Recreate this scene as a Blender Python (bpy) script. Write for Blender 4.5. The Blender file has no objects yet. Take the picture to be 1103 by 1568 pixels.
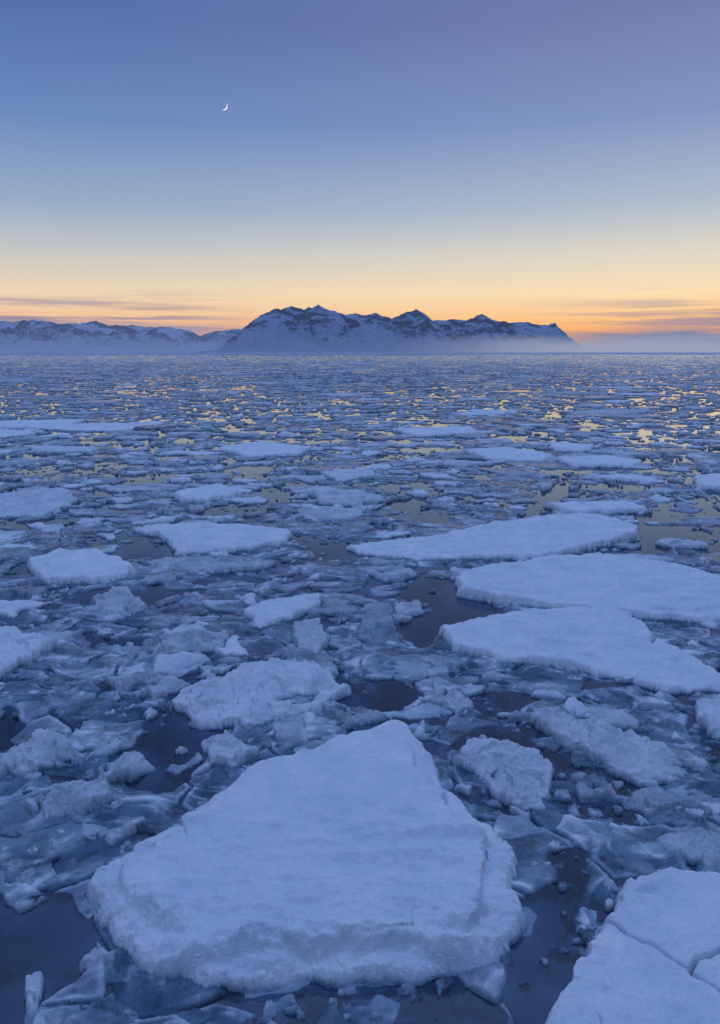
import bpy, math, numpy as np
f32=np.float32
H=8.0; PITCH=math.radians(12.26); KT=1.385/1568
# ---- floe outlines in image pixels, cast along camera rays to metres on the sea ----
def direction(x,y):
    u=(x-551.5)*KT; v=(784-y)*KT
    return u, math.cos(PITCH)+v*math.sin(PITCH), -math.sin(PITCH)+v*math.cos(PITCH)
def g(p,z=0.2):
    a,b,c=direction(*p); t=(z-H)/c
    return (a*t,b*t)

# ---------------- noise ----------------
_r=np.random.RandomState(11)
_ang=_r.rand(256,256)*2*np.pi
GC=np.cos(_ang).astype(f32); GS=np.sin(_ang).astype(f32)
def noise(x,y,seed=0):
    x=x+seed*17.31; y=y-seed*9.73
    ix=np.floor(x); iy=np.floor(y)
    fx=(x-ix).astype(f32); fy=(y-iy).astype(f32)
    ix=ix.astype(np.int32); iy=iy.astype(np.int32)
    u=fx*fx*fx*(fx*(fx*6-15)+10); v=fy*fy*fy*(fy*(fy*6-15)+10)
    x0=ix&255; x1=(ix+1)&255; y0=iy&255; y1=(iy+1)&255
    a=GC[x0,y0]*fx+GS[x0,y0]*fy
    b=GC[x1,y0]*(fx-1)+GS[x1,y0]*fy
    c=GC[x0,y1]*fx+GS[x0,y1]*(fy-1)
    d=GC[x1,y1]*(fx-1)+GS[x1,y1]*(fy-1)
    a=a+(b-a)*u; c=c+(d-c)*u
    return (a+(c-a)*v)*1.4
def fbm(x,y,o,seed=0,gain=.5):
    s=0;a=1.
    for i in range(o):
        s=s+a*noise(x,y,seed+i*3); x=x*2.03+5.1; y=y*2.03+3.7; a*=gain
    return s
def ss(a,b,x):
    t=np.clip((x-a)/(b-a),0,1); return t*t*(3-2*t)
def voronoi(x,y,seed,jit=.9,edge=True):
    r=np.random.RandomState(seed)
    JX=((r.rand(512,512)-.5)*jit+.5).astype(f32); JY=((r.rand(512,512)-.5)*jit+.5).astype(f32)
    R=r.rand(512,512,6).astype(f32)
    ix=np.floor(x).astype(np.int32); iy=np.floor(y).astype(np.int32)
    best=np.full(x.shape,1e9,f32); bx=np.zeros_like(best); by=np.zeros_like(best); bi=np.zeros(x.shape,np.int32); bj=bi.copy()
    for dx in(-1,0,1):
        for dy in(-1,0,1):
            cx=ix+dx; cy=iy+dy
            px=cx+JX[cx&511,cy&511]-x; py=cy+JY[cx&511,cy&511]-y
            d=px*px+py*py; m=d<best
            best=np.where(m,d,best); bx=np.where(m,px,bx); by=np.where(m,py,by); bi=np.where(m,cx,bi); bj=np.where(m,cy,bj)
    e=np.full(x.shape,9.,f32)
    if edge:
     for dx in(-1,0,1):
        for dy in(-1,0,1):
            cx=ix+dx; cy=iy+dy
            px=cx+JX[cx&511,cy&511]-x; py=cy+JY[cx&511,cy&511]-y
            qx=px-bx; qy=py-by; L=np.sqrt(qx*qx+qy*qy)
            dd=((px+bx)*.5*qx+(py+by)*.5*qy)/np.maximum(L,1e-5)
            e=np.where(L>1e-4,np.minimum(e,dd),e)
    return e.astype(f32),R[bi&511,bj&511],(-bx).astype(f32),(-by).astype(f32)

# ---------------- grid (polar, finer near the ship) ----------------
rr=[6.2]
while rr[-1]<2600:
    r=rr[-1]; rr.append(r+0.0135*(r/8)**1.3)
while rr[-1]<26000: rr.append(rr[-1]*1.12)
rr=np.array(rr); NA=1240
aa=np.linspace(-math.radians(38),math.radians(38),NA)
NR=len(rr)
RR=np.repeat(rr,NA); AA=np.tile(aa,NR)
X=(RR*np.sin(AA)).astype(f32); Y=(RR*np.cos(AA)).astype(f32); R_=RR.astype(f32)
N=len(X)
Z=np.full(N,-1.2,f32); S=np.zeros(N,f32)   # height, snow
def put(idx,h,s):
    z=Z[idx]; m=h>z
    Z[idx]=np.where(m,h,z); S[idx]=np.where(m,s,S[idx])
def sdf(px,py,poly):
    n=len(poly); d=np.full(px.shape,1e9,f32); s=np.ones(px.shape,f32)
    for i in range(n):
        ax,ay=poly[i]; bx,by=poly[i-1]
        ex,ey=bx-ax,by-ay; wx_=px-ax; wy_=py-ay
        t=np.clip((wx_*ex+wy_*ey)/(ex*ex+ey*ey+1e-9),0,1)
        dx=wx_-ex*t; dy=wy_-ey*t; d=np.minimum(d,dx*dx+dy*dy)
        c1=py>=ay; c2=py<by; c3=ex*wy_>ey*wx_
        s=np.where((c1&c2&c3)|(~c1&~c2&~c3),-s,s)
    return -s*np.sqrt(d)     # positive inside
def lined(px,py,pl):
    d=np.full(px.shape,1e9,f32)
    for (ax,ay),(bx,by) in zip(pl[:-1],pl[1:]):
        ex,ey=bx-ax,by-ay; wx_=px-ax; wy_=py-ay
        t=np.clip((wx_*ex+wy_*ey)/(ex*ex+ey*ey+1e-9),0,1)
        dx=wx_-ex*t; dy=wy_-ey*t; d=np.minimum(d,dx*dx+dy*dy)
    return np.sqrt(d)

# thin new ice / slush between the floes
nearI=np.nonzero(R_<70)[0]
x=X[nearI];y=Y[nearI]
wx=fbm(x*.35,y*.35,3,1); wy=fbm(x*.35,y*.35,3,2)
cover=fbm(x*.22+wx*.3,y*.3+wy*.3,4,5)+.46-.42*ss(24,42,R_[nearI])
leads=[[(-80,1385),(85,1390),(110,1440),(75,1495),(35,1535),(10,1640),(-80,1660)],
 [(190,1085),(300,1075),(350,1110),(310,1170),(235,1240),(205,1200),(225,1150)],
 [(520,1030),(600,1040),(650,1070),(590,1090),(500,1070)],
 [(640,880),(690,885),(705,915),(770,940),(680,965),(650,985),(620,940)],
 [(820,1310),(850,1300),(900,1310),(880,1380),(840,1440),(805,1450)],
 [(0,1085),(30,1090),(25,1130),(-20,1130)],[(850,745),(880,745),(840,795),(790,800)],
 [(985,805),(1050,805),(1120,830),(1100,850),(1040,840),(990,840)],
 [(590,760),(625,750),(680,790),(640,800)],[(370,712),(410,715),(410,735),(375,730)],
 [(470,835),(530,830),(560,855),(480,860)],[(1040,960),(1110,960),(1120,1010),(1060,990)]]
for k,L in enumerate(leads):
    q=[g(p,0) for p in L]
    d=sdf(x+wx*.3,y+wy*.3,q)
    cover=cover-(3.0 if k==0 else .8)*ss(-.5,.3,d)
n_a=fbm(x*1.1+wx,y*1.5+wy,4,9); n_b=fbm(x*4+wx*2,y*5+wy*2,3,12)
# rafted thin plates, two overlapping generations
e1,P1,c1x,c1y=voronoi((x+.45*wx)/1.7,(y+.45*wy)/1.1,31)
e2,P2,c2x,c2y=voronoi((x-.3*wy+5)/.75,(y+.3*wx)/.5,32)
t1=.02+.05*P1[:,0]+.10*(P1[:,3]-.5)*c1x+.12*(P1[:,4]-.5)*c1y
t2=.01+.06*P2[:,0]+.14*(P2[:,3]-.5)*c2x+.16*(P2[:,4]-.5)*c2y
a1=(P1[:,1]<.75); a2=(P2[:,1]<.5)
t1=np.where(a1,t1-.10*(1-ss(0,.045,e1)),-.03); t2=np.where(a2,t2-.10*(1-ss(0,.07,e2)),-.05)
pl=np.maximum(t1,t2)
h=-.5+.5*ss(-.38,.10,cover)+pl*ss(-.2,.3,cover)+.028*n_a+.016*n_b
h=h-.8*ss(-.9,-1.6,cover)
rim=np.exp(-((e1-.06)/.035)**2)*a1*(t1>t2)*ss(.35,.6,P1[:,5])
s=.09+np.where(t1>t2,.36*P1[:,2],.44*P2[:,2])+.28*ss(0,.7,n_a)+.22*ss(.1,.6,n_b)*ss(-.2,.4,n_a)+.3*rim
put(nearI,h.astype(f32),s.astype(f32))
COV=np.ones(N,f32); COV[nearI]=cover

farI=np.nonzero((R_>=60)&(R_<2600))[0]
x=X[farI];y=Y[farI]
h=-.3+.31*ss(.25,.5,fbm(x*.06,y*.06,4,21)+.02)
put(farI,h.astype(f32),np.full(len(farI),.1,f32))

# ---------------- floes traced in image pixels: outline, height, edge width, tilt, roughness, snow, foot ----------------
FL=[
([(598,1104),(622,1108),(640,1132),(660,1150),(672,1180),(690,1200),(715,1225),(722,1240),(745,1252),(778,1285),(792,1325),(786,1350),(790,1390),(778,1435),(735,1462),(700,1460),(650,1472),(520,1478),(480,1474),(400,1484),(300,1475),(215,1450),(180,1415),(150,1380),(128,1345),(150,1322),(180,1308),(220,1280),(285,1246),(300,1232),(375,1190),(385,1180),(440,1165),(500,1145),(510,1135),(560,1120)],.54,.16,(0,0),.06,1,1),
([(1103,1348),(1040,1342),(975,1345),(945,1380),(930,1420),(900,1470),(860,1520),(830,1568),(820,1640),(1150,1750),(1300,1500),(1220,1360)],.42,.14,(0,0),.06,1,1),
([(675,968),(720,955),(800,940),(880,938),(960,945),(990,965),(1000,985),(1040,995),(1103,1030),(1180,1045),(1100,1050),(1020,1052),(960,1035),(860,1015),(760,1005),(700,990)],.28,.08,(0,.05),.07,.95,1),
([(700,880),(780,865),(870,857),(960,857),(1050,870),(1103,885),(1250,905),(1250,945),(1103,945),(1000,940),(920,935),(850,925),(760,915),(705,905)],.36,.08,(0,.03),.05,1,1),
([(530,835),(600,825),(680,818),(760,800),(850,792),(920,794),(975,810),(975,822),(900,838),(830,850),(740,850),(640,852),(560,845)],.30,.08,(.02,.01),.08,.9,1),
([(200,808),(300,800),(380,803),(445,815),(440,828),(380,840),(270,845),(250,820)],.26,.08,(0,0),.09,.8,1),
([(38,862),(90,845),(150,845),(205,865),(190,880),(140,888),(70,887)],.32,.08,(0,0),.06,.95,1),
([(375,935),(420,920),(490,912),(490,925),(440,945),(395,960)],.24,.07,(0,.06),.07,.8,1),
([(445,960),(490,955),(500,975),(490,1000),(455,990)],.25,.06,(0,.1),.10,.6,1),
([(258,1070),(330,1040),(400,1020),(470,1015),(535,1055),(480,1080),(400,1100),(300,1105)],.26,.08,(0,.06),.17,.75,1),
([(-60,985),(20,968),(95,985),(60,1000),(0,1035),(-60,1045)],.28,.08,(0,.05),.1,.8,1),
([(810,1095),(870,1095),(930,1110),(1000,1140),(1060,1165),(1050,1190),(980,1195),(920,1160),(860,1130)],.18,.08,(0,.06),.15,.6,1),
([(690,1160),(740,1135),(800,1150),(830,1155),(845,1210),(840,1240),(800,1240),(750,1210),(740,1185)],.20,.08,(0,.05),.17,.65,1),
([(335,687),(400,678),(475,686),(460,695),(380,698)],.3,.12,(0,.02),.04,.9,0),
([(600,657),(720,655),(735,662),(640,667)],.3,.12,(0,.02),.04,.9,0),
([(710,690),(780,687),(850,697),(830,705),(750,702)],.3,.12,(0,.03),.04,.9,0),
([(850,702),(930,699),(985,706),(970,713),(880,712)],.3,.12,(0,.02),.04,.9,0),
([(840,678),(910,682),(900,690),(850,688)],.3,.12,(0,.02),.04,.9,0),
([(0,646),(130,644),(100,652),(-20,655)],.35,.12,(0,.02),.04,.9,0),
([(1065,730),(1103,727),(1200,730),(1200,750),(1070,745)],.35,.12,(0,.02),.04,.95,0),
([(40,684),(150,686),(140,692),(60,692)],.25,.12,(0,.02),.06,.7,0),
([(230,858),(330,852),(430,858),(400,872),(300,876),(240,870)],.13,.12,(0,.0),.10,.5,1),
([(270,754),(330,745),(370,755),(320,765),(275,765)],.34,.12,(0,.03),.05,.9,0),
([(480,757),(560,753),(590,765),(540,773),(490,770)],.22,.12,(0,.03),.08,.6,0),
([(490,723),(560,718),(580,728),(520,735)],.25,.12,(0,.03),.08,.7,0),
([(835,772),(960,770),(990,780),(880,785)],.3,.12,(0,.02),.04,.9,0),
([(0,758),(90,749),(120,765),(60,790),(-40,790)],.2,.15,(0,.02),.12,.65,0),
([(160,1040),(230,1030),(290,1045),(240,1065),(180,1060)],.16,.08,(0,.05),.2,.55,1),
([(0,1150),(60,1130),(150,1120),(190,1140),(130,1165),(40,1180),(-40,1180)],.14,.10,(0,.04),.2,.55,1),
([(60,1230),(110,1200),(160,1205),(180,1225),(120,1245),(70,1250)],.14,.08,(0,.05),.2,.55,1),
([(130,1260),(180,1250),(205,1270),(170,1290),(125,1280)],.14,.08,(0,.05),.2,.55,1),
([(150,1165),(210,1155),(240,1175),(190,1195),(150,1190)],.12,.08,(0,.05),.2,.5,1),
([(305,1135),(350,1125),(400,1150),(360,1170),(320,1165)],.16,.08,(0,.05),.24,.65,1),
([(10,1340),(50,1330),(70,1370),(30,1390),(5,1370)],.12,.08,(0,.0),.2,.5,1),
([(225,990),(290,970),(355,968),(340,990),(270,1005),(230,1005)],.14,.08,(0,.04),.18,.55,1),
([(570,945),(600,950),(620,985),(610,1000),(575,1000),(540,970)],.12,.06,(0,.15),.05,.35,1),
([(1065,1075),(1120,1065),(1130,1130),(1085,1120)],.25,.08,(0,.04),.16,.7,1),
([(660,1070),(700,1055),(730,1080),(700,1090)],.14,.08,(0,.04),.2,.55,1),
([(140,920),(185,905),(230,930),(190,945),(150,938)],.18,.08,(0,.1),.2,.55,1),
([(420,1115),(465,1105),(470,1135),(430,1145)],.14,.06,(0,.1),.1,.5,1),
([(40,1505),(62,1500),(55,1540),(60,1575),(35,1570)],.12,.05,(0,0),.15,.6,1),
([(410,1530),(450,1515),(470,1560),(400,1565)],.06,.08,(0,0),.15,.4,1),
([(105,1545),(180,1520),(260,1590),(100,1620)],.04,.08,(0,0),.12,.3,1),
([(580,1520),(640,1500),(660,1560),(560,1600)],.05,.08,(0,0),.15,.35,1),
([(960,1215),(1010,1205),(1040,1235),(990,1250)],.08,.08,(0,0),.15,.4,1),
([(870,1180),(930,1190),(950,1225),(890,1225)],.08,.08,(0,0),.18,.4,1),
([(500,1090),(560,1085),(590,1098),(530,1110)],.12,.08,(0,0),.18,.45,1),
([(1000,1285),(1060,1265),(1120,1290),(1110,1325),(1040,1320)],.07,.08,(0,0),.15,.45,1),
([(140,1010),(185,985),(215,1000),(190,1020)],.10,.07,(0,0),.18,.45,1),
([(550,870),(620,866),(640,880),(590,890)],.12,.07,(0,0),.12,.5,1),
([(600,925),(640,920),(650,938),(610,943)],.12,.07,(0,0),.12,.5,1),
([(920,850),(1000,848),(1035,858),(960,862)],.15,.08,(0,0),.08,.6,1),
]
hero=np.full(N,-9.,f32)
ridge1=[g(p,.5) for p in [(270,1452),(300,1438),(360,1432),(480,1424),(620,1425),(700,1432),(770,1418)]]
ridge2=[g(p,.5) for p in [(610,1285),(660,1275),(720,1270),(775,1288)]]
crack=[g(p,.4) for p in [(915,1385),(960,1420),(1000,1440),(1060,1476),(1130,1530)]]
crack2=[g(p,.4) for p in [(1060,1478),(1072,1462),(1130,1445)]]
for k,(pl,T,ew,tilt,ro,sn,foot) in enumerate(FL):
    q=np.array([g(p,T*.6) for p in pl])
    pad=1.8
    idx=np.nonzero((X>q[:,0].min()-pad)&(X<q[:,0].max()+pad)&(Y>q[:,1].min()-pad)&(Y<q[:,1].max()+pad))[0]
    if len(idx)==0: continue
    x=X[idx];y=Y[idx]; c=q.mean(0)
    size=min(1.,.35*math.sqrt((np.ptp(q[:,0])*np.ptp(q[:,1]))))
    big=k in(0,1); slab=k<8
    oc=5 if big else 4
    w1=fbm(x*1.6,y*1.6,oc,40+k,.52); w2=fbm(x*1.6,y*1.6,oc,80+k,.52)
    d=sdf(x+w1*(.08 if big else .11*size),y+w2*(.08 if big else .11*size),q)
    # chipped margin
    _,Cr,ccx,ccy=voronoi((x+.06*w1)/.34,(y+.06*w2)/.28,300+k,edge=False)
    _,Cb,_,_=voronoi((x+.1*w1)/.9,(y+.1*w2)/.7,400+k,edge=False)
    d=d+(.06 if slab else .13)*size*(Cr[:,0]-.5)+(.10 if slab else .2)*size*(Cb[:,0]-.5)
    hero[idx]=np.maximum(hero[idx],d)
    side=np.clip((d+ew*.5)/ew,0,1); side=1-(1-side)**2.2
    top=T+tilt[0]*(x-c[0])+tilt[1]*(y-c[1])
    lump=fbm(x*.9,y*.9,5,100+k)
    top=top+ro*.7*lump
    if not slab:   # tumbled pieces frozen together
        top=top+ro*(.55*(Cb[:,1]-.5)+.35*(Cr[:,1]-.5)+1.1*(Cr[:,2]-.5)*ccx+1.1*(Cr[:,3]-.5)*ccy)
        top=top+ro*.35*(np.abs(noise(x*4+w1,y*4+w2,120+k))-.3)
    else:
        # wind-carved sastrugi + a stepped second layer near the margin
        top=top+.028*fbm(x*1.1+w1*.3,y*3.4+w2*.5,4,140+k)
        stp=.35+.5*Cb[:,2]
        top=top-.06*(1-ss(stp*.7,stp,d+.15*w2))*ss(-.1,.1,noise(x*.4,y*.4,150+k))
    # granular wind crust
    top=top+.011*fbm(x*9,y*11,3,190+k,.8)
    top=top-.12*T*(1-ss(0,ew*2.5,d))+.03*size*np.exp(-((d-ew*1.2)/(ew*.6))**2)*(0.6+lump)
    if k==0:
        l1=lined(x,y+.10*w1,ridge1)
        yr=np.interp(x,[p[0] for p in ridge1],[p[1] for p in ridge1])
        below=ss(0,.14,(yr-y)+.13*w1+.05*w2)
        xm=ss(ridge1[0][0]-.5,ridge1[0][0]+.2,x)
        top=top-.24*below*xm+.08*np.exp(-(l1/.08)**2)*(.6+lump)
        l2=lined(x,y+.06*w1,ridge2); top=top+.07*np.exp(-(l2/.07)**2)
        top=top-.05*ss(0,.3,(ridge2[2][1]-y)+.1*w1)*ss(1.3,2.0,x)*ss(1.0,.3,(ridge2[2][1]-y))
        top=top-.20*ss(.48,.40,d+.10*w2)*ss(.7,1.4,x)
        top=top+.08*fbm(x*1.1,y*3.2,3,333)*ss(11.8,10.2,y)
        hx,hy=g((738,1380),.5); top=top-.2*np.exp(-(((x-hx)/.10)**2+((y-hy)/.07)**2))
        hx,hy=g((700,1350),.5); top=top-.05*np.exp(-(((x-hx)/.6)**2+((y-hy)/.12)**2))
        top=top-.18*ss(.45,.30,d+.1*w1)*ss(-1.8,-3,x)
    if k==1:
        for cr in(crack,crack2):
            l=lined(x+.06*w1,y+.06*w2,cr); top=top-.34*np.exp(-(l/.024)**2)-.05*np.exp(-(l/.18)**2)
        hx,hy=g((992,1360),.4); top=top-.14*np.exp(-(((x-hx)/.14)**2+((y-hy)/.06)**2))
    if k in(2,3,4):
        top=top+.09*(.4-np.abs(noise(x*.35+w1*.3,y*1.3+w2*.4,140+k))*2.)*ss(0,.6,d)
    if k==9:
        hx,hy=g((455,1052),.3); top=top-.16*ss(.8,.5,np.hypot((x-hx)/1.3,(y-hy)/.8)+.12*w1)
    h=-.18+(top+.18)*side+side*(1-side)*4*.05*size*fbm(x*4,y*4,3,160+k)
    sn_=sn*(.40+.60*ss(.4,.97,side))+.25*(Cr[:,4]-.5)*(1-sn)+.2*lump*(1-sn)
    if foot:
        out=-d-ew*.4
        fs,fw=(.22,1.35) if big else (.42,.9)
        ft=-.05-fs*np.clip(out,0,3)+.06*fbm(x*1.5,y*1.5,2,180+k)+(.10*(Cb[:,3]-.5) if big else 0)
        ft=np.where((out>-.1)&(out<fw+.5*w1),ft,-3)
        put(idx,ft.astype(f32),np.full(len(idx),.65,f32))
    put(idx,np.where(d>-ew*.5,h,-3).astype(f32),sn_.astype(f32))

# ---------------- the mass of smaller floes ----------------
def layer(size,asp,seed,rmin,rmax,prob,gap,T0_,T1_,ew,til,ro,snowr,heromask=.15):
    idx=np.nonzero((R_>rmin)&(R_<rmax))[0]
    x=X[idx];y=Y[idx];r=R_[idx]
    w1=fbm(x*1.3/size,y*1.3/size,4,seed,.6); w2=fbm(x*1.3/size,y*1.3/size,4,seed+1,.6)
    e,Rn,cx,cy=voronoi((x+w1*.14*size)/(size*asp),(y+w2*.14*size)/size,seed)
    e=e*size; cx=cx*size*asp; cy=cy*size
    p=prob(r,x,y) if callable(prob) else prob
    act=Rn[:,0]<p*ss(-.35,.05,COV[idx]+.30*ss(24,42,r))
    d=e-gap*size*(.3+1.4*Rn[:,1])
    an=Rn[:,5]*6.283; d=np.minimum(d,(.25+.25*Rn[:,1])*size-(cx*np.cos(an)+cy*np.sin(an)))
    side=np.clip(d/ew,0,1); side=1-(1-side)**2
    t=T0_+(T1_-T0_)*Rn[:,2]**1.5
    an2=Rn[:,4]*6.283; k=til*Rn[:,3]
    top=t+k*(cx*np.cos(an2)+cy*np.sin(an2))+ro*w1+ro*.8*noise(x*5/size,y*5/size,seed+5)
    h=-.15+(top+.15)*side
    h=np.where(act&(d>0)&(hero[idx]<-heromask*.3),h,-3)
    s=(snowr[0]+(snowr[1]-snowr[0])*Rn[:,3]**1.4)*(.35+.65*ss(.4,.97,side))+.12*w2
    s=s*(1-.30*ss(50,140,r))
    put(idx,h.astype(f32),s.astype(f32))
patch=lambda x,y:ss(-.25,.3,fbm(x*.14,y*.14,3,77))
layer(7.5,1.6,201,75,2600,lambda r,x,y:.10+.05*ss(100,300,r)+.06*ss(300,1200,r),.14,.12,.30,.18,.015,.04,(.45,1.2),.0)
layer(3.2,1.5,202,30,1500,lambda r,x,y:.17+.20*ss(35,60,r),.13,.08,.26,.10,.03,.05,(.25,.9),.2)
layer(1.55,1.35,203,15,420,lambda r,x,y:.32+.24*ss(22,38,r),.12,.05,.20,.07,.10,.05,(.3,.95),.2)
layer(.8,1.3,204,9,150,lambda r,x,y:(.20+.16*ss(22,38,r))*(.3+.9*patch(x,y)),.10,.02,.15,.05,.25,.05,(.2,.8),.2)
layer(.36,1.2,205,6,60,lambda r,x,y:(.10+.45*patch(x+40,y)**2),.10,.01,.10,.05,.3,.03,(.2,.75),.2)
layer(.17,1.2,206,6,20,lambda r,x,y:(.03+.25*patch(x*1.7+90,y*1.7)**2),.10,.01,.05,.04,.3,.01,(.2,.6),.2)
ff=ss(1600,2500,R_); Z=Z*(1-ff)+.06*ff; S=S*(1-ff)+.55*ff
Z=Z.astype(f32)

co=np.empty((N,3),f32); co[:,0]=X;co[:,1]=Y;co[:,2]=Z
me=bpy.data.meshes.new('pack_ice')
me.vertices.add(N); me.vertices.foreach_set('co',co.ravel())
i=np.arange((NR-1)*(NA-1)); a=(i//(NA-1))*NA+i%(NA-1)
F=np.stack([a,a+NA,a+NA+1,a+1],1).astype(np.int32)
me.loops.add(F.size); me.loops.foreach_set('vertex_index',F.ravel())
me.polygons.add(len(F)); me.polygons.foreach_set('loop_start',(np.arange(len(F))*4).astype(np.int32))
me.update(calc_edges=True)
me.shade_smooth()
at=me.attributes.new('snow','FLOAT','POINT'); at.data.foreach_set('value',S.astype(f32))
ice=bpy.data.objects.new('pack_ice',me); bpy.context.collection.objects.link(ice)

# ---------------- materials ----------------
class NT:
    def __init__(s,name,world=None):
        if world: s.t=world.node_tree
        else:
            s.m=bpy.data.materials.new(name); s.m.use_nodes=True; s.t=s.m.node_tree
        s.t.nodes.clear()
    def n(s,typ,**kw):
        nd=s.t.nodes.new(typ)
        for k,v in kw.items():
            if k=='inp':
                for a,b in v.items():
                    if isinstance(b,bpy.types.NodeSocket): s.t.links.new(b,nd.inputs[a])
                    else: nd.inputs[a].default_value=b
            else: setattr(nd,k,v)
        return nd
    def math(s,op,a,b=None,c=None,clamp=False):
        d={0:a}
        if b is not None:d[1]=b
        if c is not None:d[2]=c
        return s.n('ShaderNodeMath',operation=op,use_clamp=clamp,inp=d).outputs[0]
    def mix(s,f,a,b,bt='MIX'):
        nd=s.n('ShaderNodeMix',data_type='RGBA',blend_type=bt)
        for k,v in((0,f),(6,a),(7,b)):
            if isinstance(v,bpy.types.NodeSocket): s.t.links.new(v,nd.inputs[k])
            else: nd.inputs[k].default_value=v if k==0 else (*v,1)
        return nd.outputs[2]
    def mr(s,v,a,b,c=0.,d=1.):
        return s.n('ShaderNodeMapRange',interpolation_type='SMOOTHSTEP',inp={0:v,1:a,2:b,3:c,4:d}).outputs[0]
    def noise(s,vec,sc,det=4,ro=.55):
        return s.n('ShaderNodeTexNoise',inp={'Vector':vec,'Scale':sc,'Detail':det,'Roughness':ro}).outputs[0]
m=NT('sea_ice_snow')
geo=m.n('ShaderNodeNewGeometry'); P=geo.outputs['Position']
z=m.n('ShaderNodeSeparateXYZ',inp={0:P}).outputs[2]
sn=m.n('ShaderNodeAttribute',attribute_name='snow').outputs['Fac']
n1=m.noise(P,1.3,6,.65); n2=m.noise(P,9,5,.65); n3=m.noise(P,30,3,.65)
sn2=m.math('ADD',sn,m.math('MULTIPLY',m.math('SUBTRACT',n2,.5),.45))
sf=m.mr(sn2,.1,.9)
icec=m.mix(m.mr(n1,.35,.65),(.06,.115,.17),(.20,.31,.41))
snowc=m.mix(m.mr(n1,.3,.7),(.64,.73,.84),(.80,.85,.92))
col=m.mix(sf,icec,snowc)
wet=m.mr(z,-.01,.10,.40,1.)
col=m.mix(1.,col,m.n('ShaderNodeCombineXYZ',inp={0:wet,1:m.math('POWER',wet,.75),2:m.math('POWER',wet,.55)}).outputs[0],'MULTIPLY')
zn=m.math('MINIMUM',z,0.)
ab=m.n('ShaderNodeCombineXYZ',inp={0:m.math('EXPONENT',m.math('MULTIPLY',zn,7.)),1:m.math('EXPONENT',m.math('MULTIPLY',zn,4.2)),2:m.math('EXPONENT',m.math('MULTIPLY',zn,3.3))}).outputs[0]  # water's light absorption painted into the ice colour, stronger with depth
col=m.mix(1.,col,ab,'MULTIPLY')
rough=m.mr(sf,.1,.65,.16,.85)
spec=m.mr(z,-.02,.0,0.,.5)      # no second mirror under the water surface
b1=m.n('ShaderNodeBump',inp={'Strength':.8,'Distance':.04,'Height':n2})
b2=m.n('ShaderNodeBump',inp={'Strength':.9,'Distance':.025,'Height':n3,'Normal':b1.outputs[0]})
pb=m.n('ShaderNodeBsdfPrincipled',inp={'Base Color':col,'Roughness':rough,'Normal':b2.outputs[0],'IOR':1.31,'Specular IOR Level':spec})
m.n('ShaderNodeOutputMaterial',inp={0:pb.outputs[0]})
me.materials.append(m.m)

w=NT('sea_water_surface')
geo=w.n('ShaderNodeNewGeometry'); P=geo.outputs['Position']
wn=w.noise(P,2.2,3)
bp=w.n('ShaderNodeBump',inp={'Strength':.10,'Distance':.02,'Height':wn})
fr=w.n('ShaderNodeFresnel',inp={'IOR':1.85,'Normal':bp.outputs[0]})
tr=w.n('ShaderNodeBsdfTransparent',inp={0:(.68,.78,.88,1)})
gl=w.n('ShaderNodeBsdfGlossy',inp={'Color':(.86,.93,1,1),'Roughness':.03,'Normal':bp.outputs[0]})
mx=w.n('ShaderNodeMixShader',inp={0:fr.outputs[0],1:tr.outputs[0],2:gl.outputs[0]})
w.n('ShaderNodeOutputMaterial',inp={0:mx.outputs[0]})
def plane(name,s,zz,mat):
    mm=bpy.data.meshes.new(name); mm.from_pydata([(-s,-s,zz),(s,-s,zz),(s,s,zz),(-s,s,zz)],[],[(0,1,2,3)])
    o=bpy.data.objects.new(name,mm); bpy.context.collection.objects.link(o); mm.materials.append(mat); return o
plane('sea_water',30000,0,w.m)
d=NT('deep_sea'); pb=d.n('ShaderNodeBsdfDiffuse',inp={'Color':(.002,.004,.008,1)}); d.n('ShaderNodeOutputMaterial',inp={0:pb.outputs[0]})
plane('deep_water',30000,-3,d.m)

# ---------------- mountains ----------------
def mat_mtn(name,snow,rock,haze,hz,zt,k0=2.2):
    m=NT(name); geo=m.n('ShaderNodeNewGeometry'); P=geo.outputs['Position']; z=m.n('ShaderNodeSeparateXYZ',inp={0:P}).outputs[2]
    at=m.n('ShaderNodeAttribute',attribute_name='rock').outputs['Fac']
    mp=m.n('ShaderNodeMapping',inp={'Vector':P,'Scale':(1,.5,2.2),'Rotation':(0,.5,0)}).outputs[0]
    n=m.noise(mp,.010,9,.72)
    rk=m.mr(m.math('ADD',at,m.math('MULTIPLY',m.math('SUBTRACT',n,.5),k0)),.24,.52)
    col=m.mix(rk,snow,rock)
    bm=m.n('ShaderNodeBump',inp={'Strength':1.,'Distance':25.,'Height':n})
    pb=m.n('ShaderNodeBsdfDiffuse',inp={'Color':col,'Normal':bm.outputs[0]})
    em=m.n('ShaderNodeEmission',inp={'Color':(*haze,1),'Strength':1.})  # aerial haze painted over rock and snow as a glow
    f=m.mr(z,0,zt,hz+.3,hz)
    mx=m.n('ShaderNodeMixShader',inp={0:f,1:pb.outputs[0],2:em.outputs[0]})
    m.n('ShaderNodeOutputMaterial',inp={0:mx.outputs[0]}); return m.m
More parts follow.
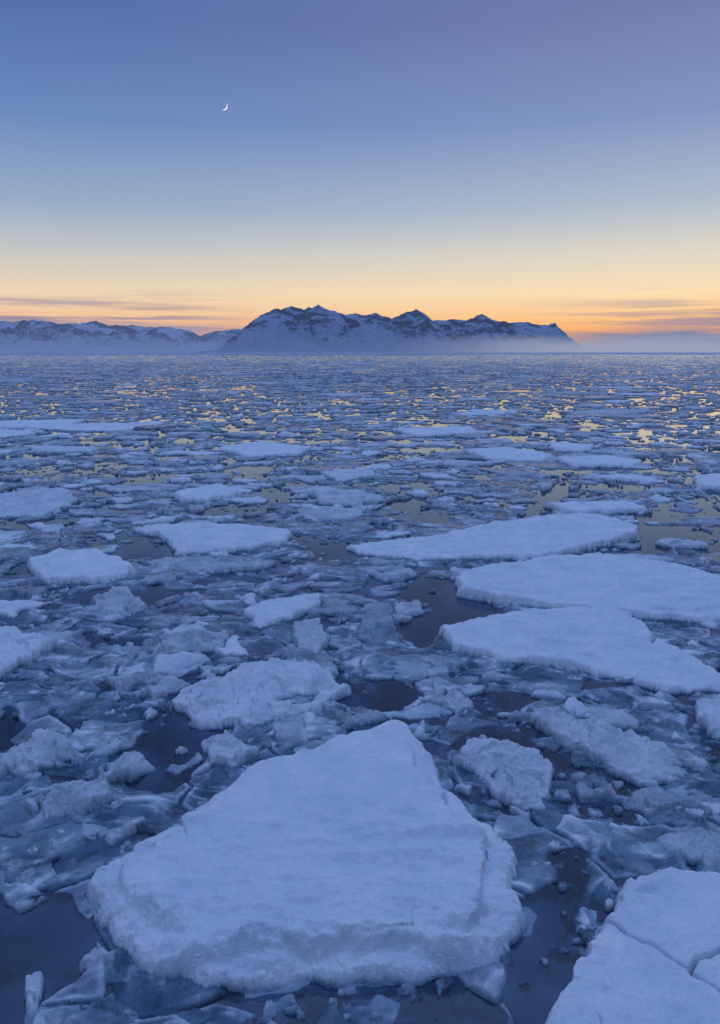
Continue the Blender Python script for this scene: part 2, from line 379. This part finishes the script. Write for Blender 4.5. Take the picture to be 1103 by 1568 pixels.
def mountain(name,D,sky,shore,back,mat,seed,nx=900,ny=120,gul=.22,feat=260.):
    pts=[]
    for p in sky:
        a,b,c=direction(*p); pts.append((D*a/b,H+D*c/b))
    xs=np.linspace(pts[0][0],pts[-1][0],nx)
    base=np.interp(xs,[p[0] for p in pts],[p[1] for p in pts])
    base=np.maximum(base,0)
    base=base+fbm(xs/70.,xs*0+seed,5,seed,.6)*.035*base
    t=np.concatenate([np.linspace(0,1,ny),np.linspace(1.03,1.6,14)])
    TX,XX=np.meshgrid(t,xs,indexing='ij'); B=np.tile(base,(len(t),1))
    up=np.clip(TX,0,1)
    wob=noise(XX/600.,TX*0.+seed,seed+3)
    YY=D-(1-TX)*shore*(1+.25*wob)
    prof=np.where(TX<=1,.10*up+.90*up**1.9,np.clip(1-(TX-1)/.6,0,1))
    wx=noise(XX/350.,YY/350.,seed+7)
    q=XX/feat+wx*.7+ (YY-D)/900.
    gr=1-np.abs(noise(q,YY/1400.,seed+9))*2.6
    gr2=1-np.abs(noise(q*2.7+3,YY/500.,seed+10))*2.4
    env=np.clip(up*(1-up)*3.2,0,1)*(TX<=1)
    ZZ=B*(prof+env*gul*(gr+.5*gr2-.6+.5*fbm(XX/120.,YY/120.,4,seed+20,.6)))
    ZZ=np.maximum(ZZ,-5)-3*(TX<.001)
    v=np.stack([XX,YY,ZZ],-1).reshape(-1,3).astype(f32)
    nt=len(t); i=np.arange((nt-1)*(nx-1)); a=(i//(nx-1))*nx+i%(nx-1)
    F=np.stack([a,a+1,a+nx+1,a+nx],1)
    me=bpy.data.meshes.new(name); me.from_pydata(v.tolist(),[],F.tolist()); me.shade_smooth()
    rk=(np.clip((up-.25)*.9,0,.42)+.30*(gr-.5)*(up>.15))*np.clip(B/120.,0,1)
    at=me.attributes.new('rock','FLOAT','POINT'); at.data.foreach_set('value',rk.reshape(-1).astype(f32))
    me.materials.append(mat)
    o=bpy.data.objects.new(name,me); bpy.context.collection.objects.link(o); return o
main=[(335,536),(348,524),(375,500),(400,482),(425,472),(450,470),(465,474),(487,467),(505,474),(520,480),(545,480),(560,483),(575,480),(600,487),(620,480),(637,473),(650,480),(662,492),(690,489),(715,490),(738,481),(755,490),(780,494),(800,493),(825,497),(840,498),(850,493),(858,505),(862,512),(885,537)]
left=[(-500,488),(-200,492),(0,490),(20,493),(40,490),(60,490),(90,495),(120,495),(145,491),(165,498),(200,498),(230,501),(260,501),(290,506),(305,514),(330,507),(365,504),(400,510),(450,537)]
mountain('mountain_island',6500,main,1300,500,mat_mtn('island_rock_snow_haze',(.34,.42,.60),(.04,.06,.10),(.10,.155,.33),.28,200),3)
mountain('mountain_range',11000,left,2600,500,mat_mtn('range_rock_snow_haze',(.48,.56,.72),(.07,.10,.16),(.14,.20,.40),.36,300,1.8),5,feat=420.,gul=.3)

def fogm(name,col,dens,seed,h0,ramp):
    m=NT(name); tc=m.n('ShaderNodeTexCoord'); uv=tc.outputs['UV']
    s=m.n('ShaderNodeSeparateXYZ',inp={0:uv})
    geo=m.n('ShaderNodeNewGeometry')
    mp=m.n('ShaderNodeMapping',inp={'Vector':geo.outputs['Position'],'Scale':(.0012,.0012,.014),'Location':(seed,seed,0)})
    n=m.n('ShaderNodeTexNoise',inp={'Vector':mp.outputs[0],'Scale':1.,'Detail':5.,'Roughness':.6}).outputs[0]
    vv=m.math('ADD',s.outputs[1],m.math('MULTIPLY',m.math('SUBTRACT',n,.5),.8))
    a=m.math('MULTIPLY',m.mr(vv,h0,1.,1.,0.),m.mr(s.outputs[0],0.,ramp))
    a=m.math('MULTIPLY',a,m.mr(s.outputs[1],1.,.8))
    a=m.math('MULTIPLY',a,dens)
    tr=m.n('ShaderNodeBsdfTransparent'); glow=m.n('ShaderNodeEmission',inp={'Color':(*col,1),'Strength':1.})  # mist brightness is emitted by the strip, not lit by the sky
    mx=m.n('ShaderNodeMixShader',inp={0:a,1:tr.outputs[0],2:glow.outputs[0]})
    m.n('ShaderNodeOutputMaterial',inp={0:mx.outputs[0]}); return m.m
def fog(name,D,x0,x1,h0,h1,mat):
    n=60; v=[];f=[]
    for i in range(n+1):
        t=i/n; x=x0+(x1-x0)*t; y=D+260*math.sin(t*5)
        hh=h0+(h1-h0)*t
        v+=[(x,y,-1),(x,y+20,hh)]
        if i: f.append((2*i-2,2*i,2*i+1,2*i-1))
    me=bpy.data.meshes.new(name); me.from_pydata(v,[],f)
    uv=me.uv_layers.new()
    for l in me.loops:
        k=l.vertex_index; uv.data[l.index].uv=(k//2/n,k%2)
    me.shade_smooth(); me.materials.append(mat)
    o=bpy.data.objects.new(name,me); bpy.context.collection.objects.link(o)
fog('fog_bank',4700,0,5200,120,160,fogm('fog_mist',(.34,.37,.50),.9,1.,.25,.3))
fog('fog_bank',8200,1500,9500,250,310,fogm('fog_far',(.20,.24,.39),.97,5.,.68,.2))

# ---------------- crescent moon ----------------
def moon(x,y,D,R):
    a,b,c=direction(x,y); L=math.sqrt(a*a+b*b+c*c)
    n=40; pts=[]
    for i in range(n+1):
        t=-math.pi/2+math.pi*i/n; pts.append((R*math.cos(t),R*math.sin(t)))
    for i in range(1,n):
        t=math.pi/2-math.pi*i/n; pts.append((R*.76*math.cos(t),R*math.sin(t)))
    m0=len(pts); v=[(p[0],0,p[1]) for p in pts]+[(p[0],R*.1,p[1]) for p in pts]
    f=[]
    inner=[0]+[n+(n-i) for i in range(1,n)]+[n]
    for i in range(n):
        q=[i,i+1,inner[i+1],inner[i]]; q2=[]
        [q2.append(k) for k in q if k not in q2]
        f.append(q2); f.append([k+m0 for k in reversed(q2)])
    me=bpy.data.meshes.new('crescent_moon'); me.from_pydata(v,[],f)
    o=bpy.data.objects.new('crescent_moon',me); bpy.context.collection.objects.link(o)
    o.location=(D*a/L,D*b/L,H+D*c/L); o.rotation_euler=(math.radians(0),math.radians(35),-math.atan2(a,b))
    mm=NT('moon_glow'); e=mm.n('ShaderNodeEmission',inp={'Color':(1,.95,.85,1),'Strength':1.2}); mm.n('ShaderNodeOutputMaterial',inp={0:e.outputs[0]}); me.materials.append(mm.m)  # sunlit face of the moon given as plain emission
moon(342,162,12000,56)

# ---------------- sky ----------------
W=bpy.data.worlds.new("World"); bpy.context.scene.world=W; W.use_nodes=True
k=NT('',world=W)
tc=k.n('ShaderNodeTexCoord').outputs['Generated']; sp=k.n('ShaderNodeSeparateXYZ',inp={0:tc}); sx,sy,sz=sp.outputs
az=k.math('ARCTAN2',sx,sy)
def ramp(stops):
    r=k.n('ShaderNodeValToRGB',inp={0:sz}); cr=r.color_ramp
    while len(cr.elements)<len(stops): cr.elements.new(.5)
    for e,(p,c) in zip(cr.elements,stops): e.position=p; e.color=(*c,1)
    return r.outputs[0]
hi=[(.62,(.16,.25,.52)),(1.,(.47,.68,1.24))]  # unseen zenith, made brighter than a dusk sky to light floe tops
rightR=ramp([(0,(.76,.27,.11)),(.020,(.98,.39,.12)),(.042,(1.0,.58,.25)),(.070,(.98,.74,.45)),(.115,(.74,.69,.58)),(.17,(.44,.51,.61)),(.26,(.23,.31,.54)),(.36,(.18,.21,.42)),(.44,(.15,.20,.41))]+hi)
leftR=ramp([(0,(.47,.28,.30)),(.020,(.74,.40,.27)),(.042,(.88,.55,.34)),(.070,(.84,.67,.46)),(.115,(.56,.57,.56)),(.17,(.31,.41,.57)),(.26,(.145,.25,.515)),(.36,(.085,.158,.40)),(.44,(.08,.15,.39))]+hi)
backR=ramp([(0,(.07,.10,.20)),(.05,(.08,.11,.21)),(.12,(.09,.12,.22)),(.25,(.08,.12,.25)),(.44,(.08,.13,.29)),]+hi)  # unseen sky behind the camera, darkened to shade the floes' near sides
fr=k.mix(k.mr(az,-.55,.5),leftR,rightR)
fr=k.mix(k.mr(k.math('ABSOLUTE',az),.7,1.9),fr,backR)
cv=k.n('ShaderNodeCombineXYZ',inp={0:k.math('MULTIPLY',az,3.2),1:k.math('MULTIPLY',sz,95.),2:0.})
cn=k.n('ShaderNodeTexNoise',inp={'Vector':cv.outputs[0],'Scale':1.,'Detail':5.,'Roughness':.5}).outputs[0]
win=k.math('MULTIPLY',k.mr(sz,.012,.03),k.mr(sz,.085,.04))
cl=k.math('MULTIPLY',k.mr(cn,.44,.60),win)
cl=k.math('MULTIPLY',cl,k.math('MAXIMUM',k.mr(az,-.08,-.3),k.math('MULTIPLY',k.mr(az,.15,.45),.9)))
cl=k.math('MULTIPLY',cl,.9)
fr=k.mix(cl,fr,(.28,.24,.37))
low=k.math('MULTIPLY',k.mr(sz,.040,.026),k.mr(az,-.0,-.3)); low=k.math('MULTIPLY',low,.75)
fr=k.mix(low,fr,(.27,.26,.40))
bg=k.n('ShaderNodeBackground',inp={'Color':fr,'Strength':1.})
k.n('ShaderNodeOutputWorld',inp={0:bg.outputs[0]})

# afterglow of the sun that has just set behind the right-hand fog bank
sd=bpy.data.lights.new('twilight_sun','SUN'); sd.energy=.01; sd.angle=math.radians(12); sd.color=(1,.62,.38)
so=bpy.data.objects.new('twilight_sun',sd); bpy.context.collection.objects.link(so)
from mathutils import Vector
dirv=-Vector((math.sin(math.radians(24)),math.cos(math.radians(24)),math.tan(math.radians(1.5))))
so.rotation_euler=dirv.to_track_quat('-Z','Y').to_euler()

cd=bpy.data.cameras.new('camera'); cam=bpy.data.objects.new('camera',cd); bpy.context.collection.objects.link(cam)
cd.sensor_fit='VERTICAL'; cd.sensor_height=36; cd.lens=36/1.385; cd.clip_end=60000; cd.clip_start=.1
cam.location=(0,0,H); cam.rotation_euler=(math.pi/2-PITCH,0,0)
bpy.context.scene.camera=cam
bpy.context.scene.view_settings.view_transform='Standard'
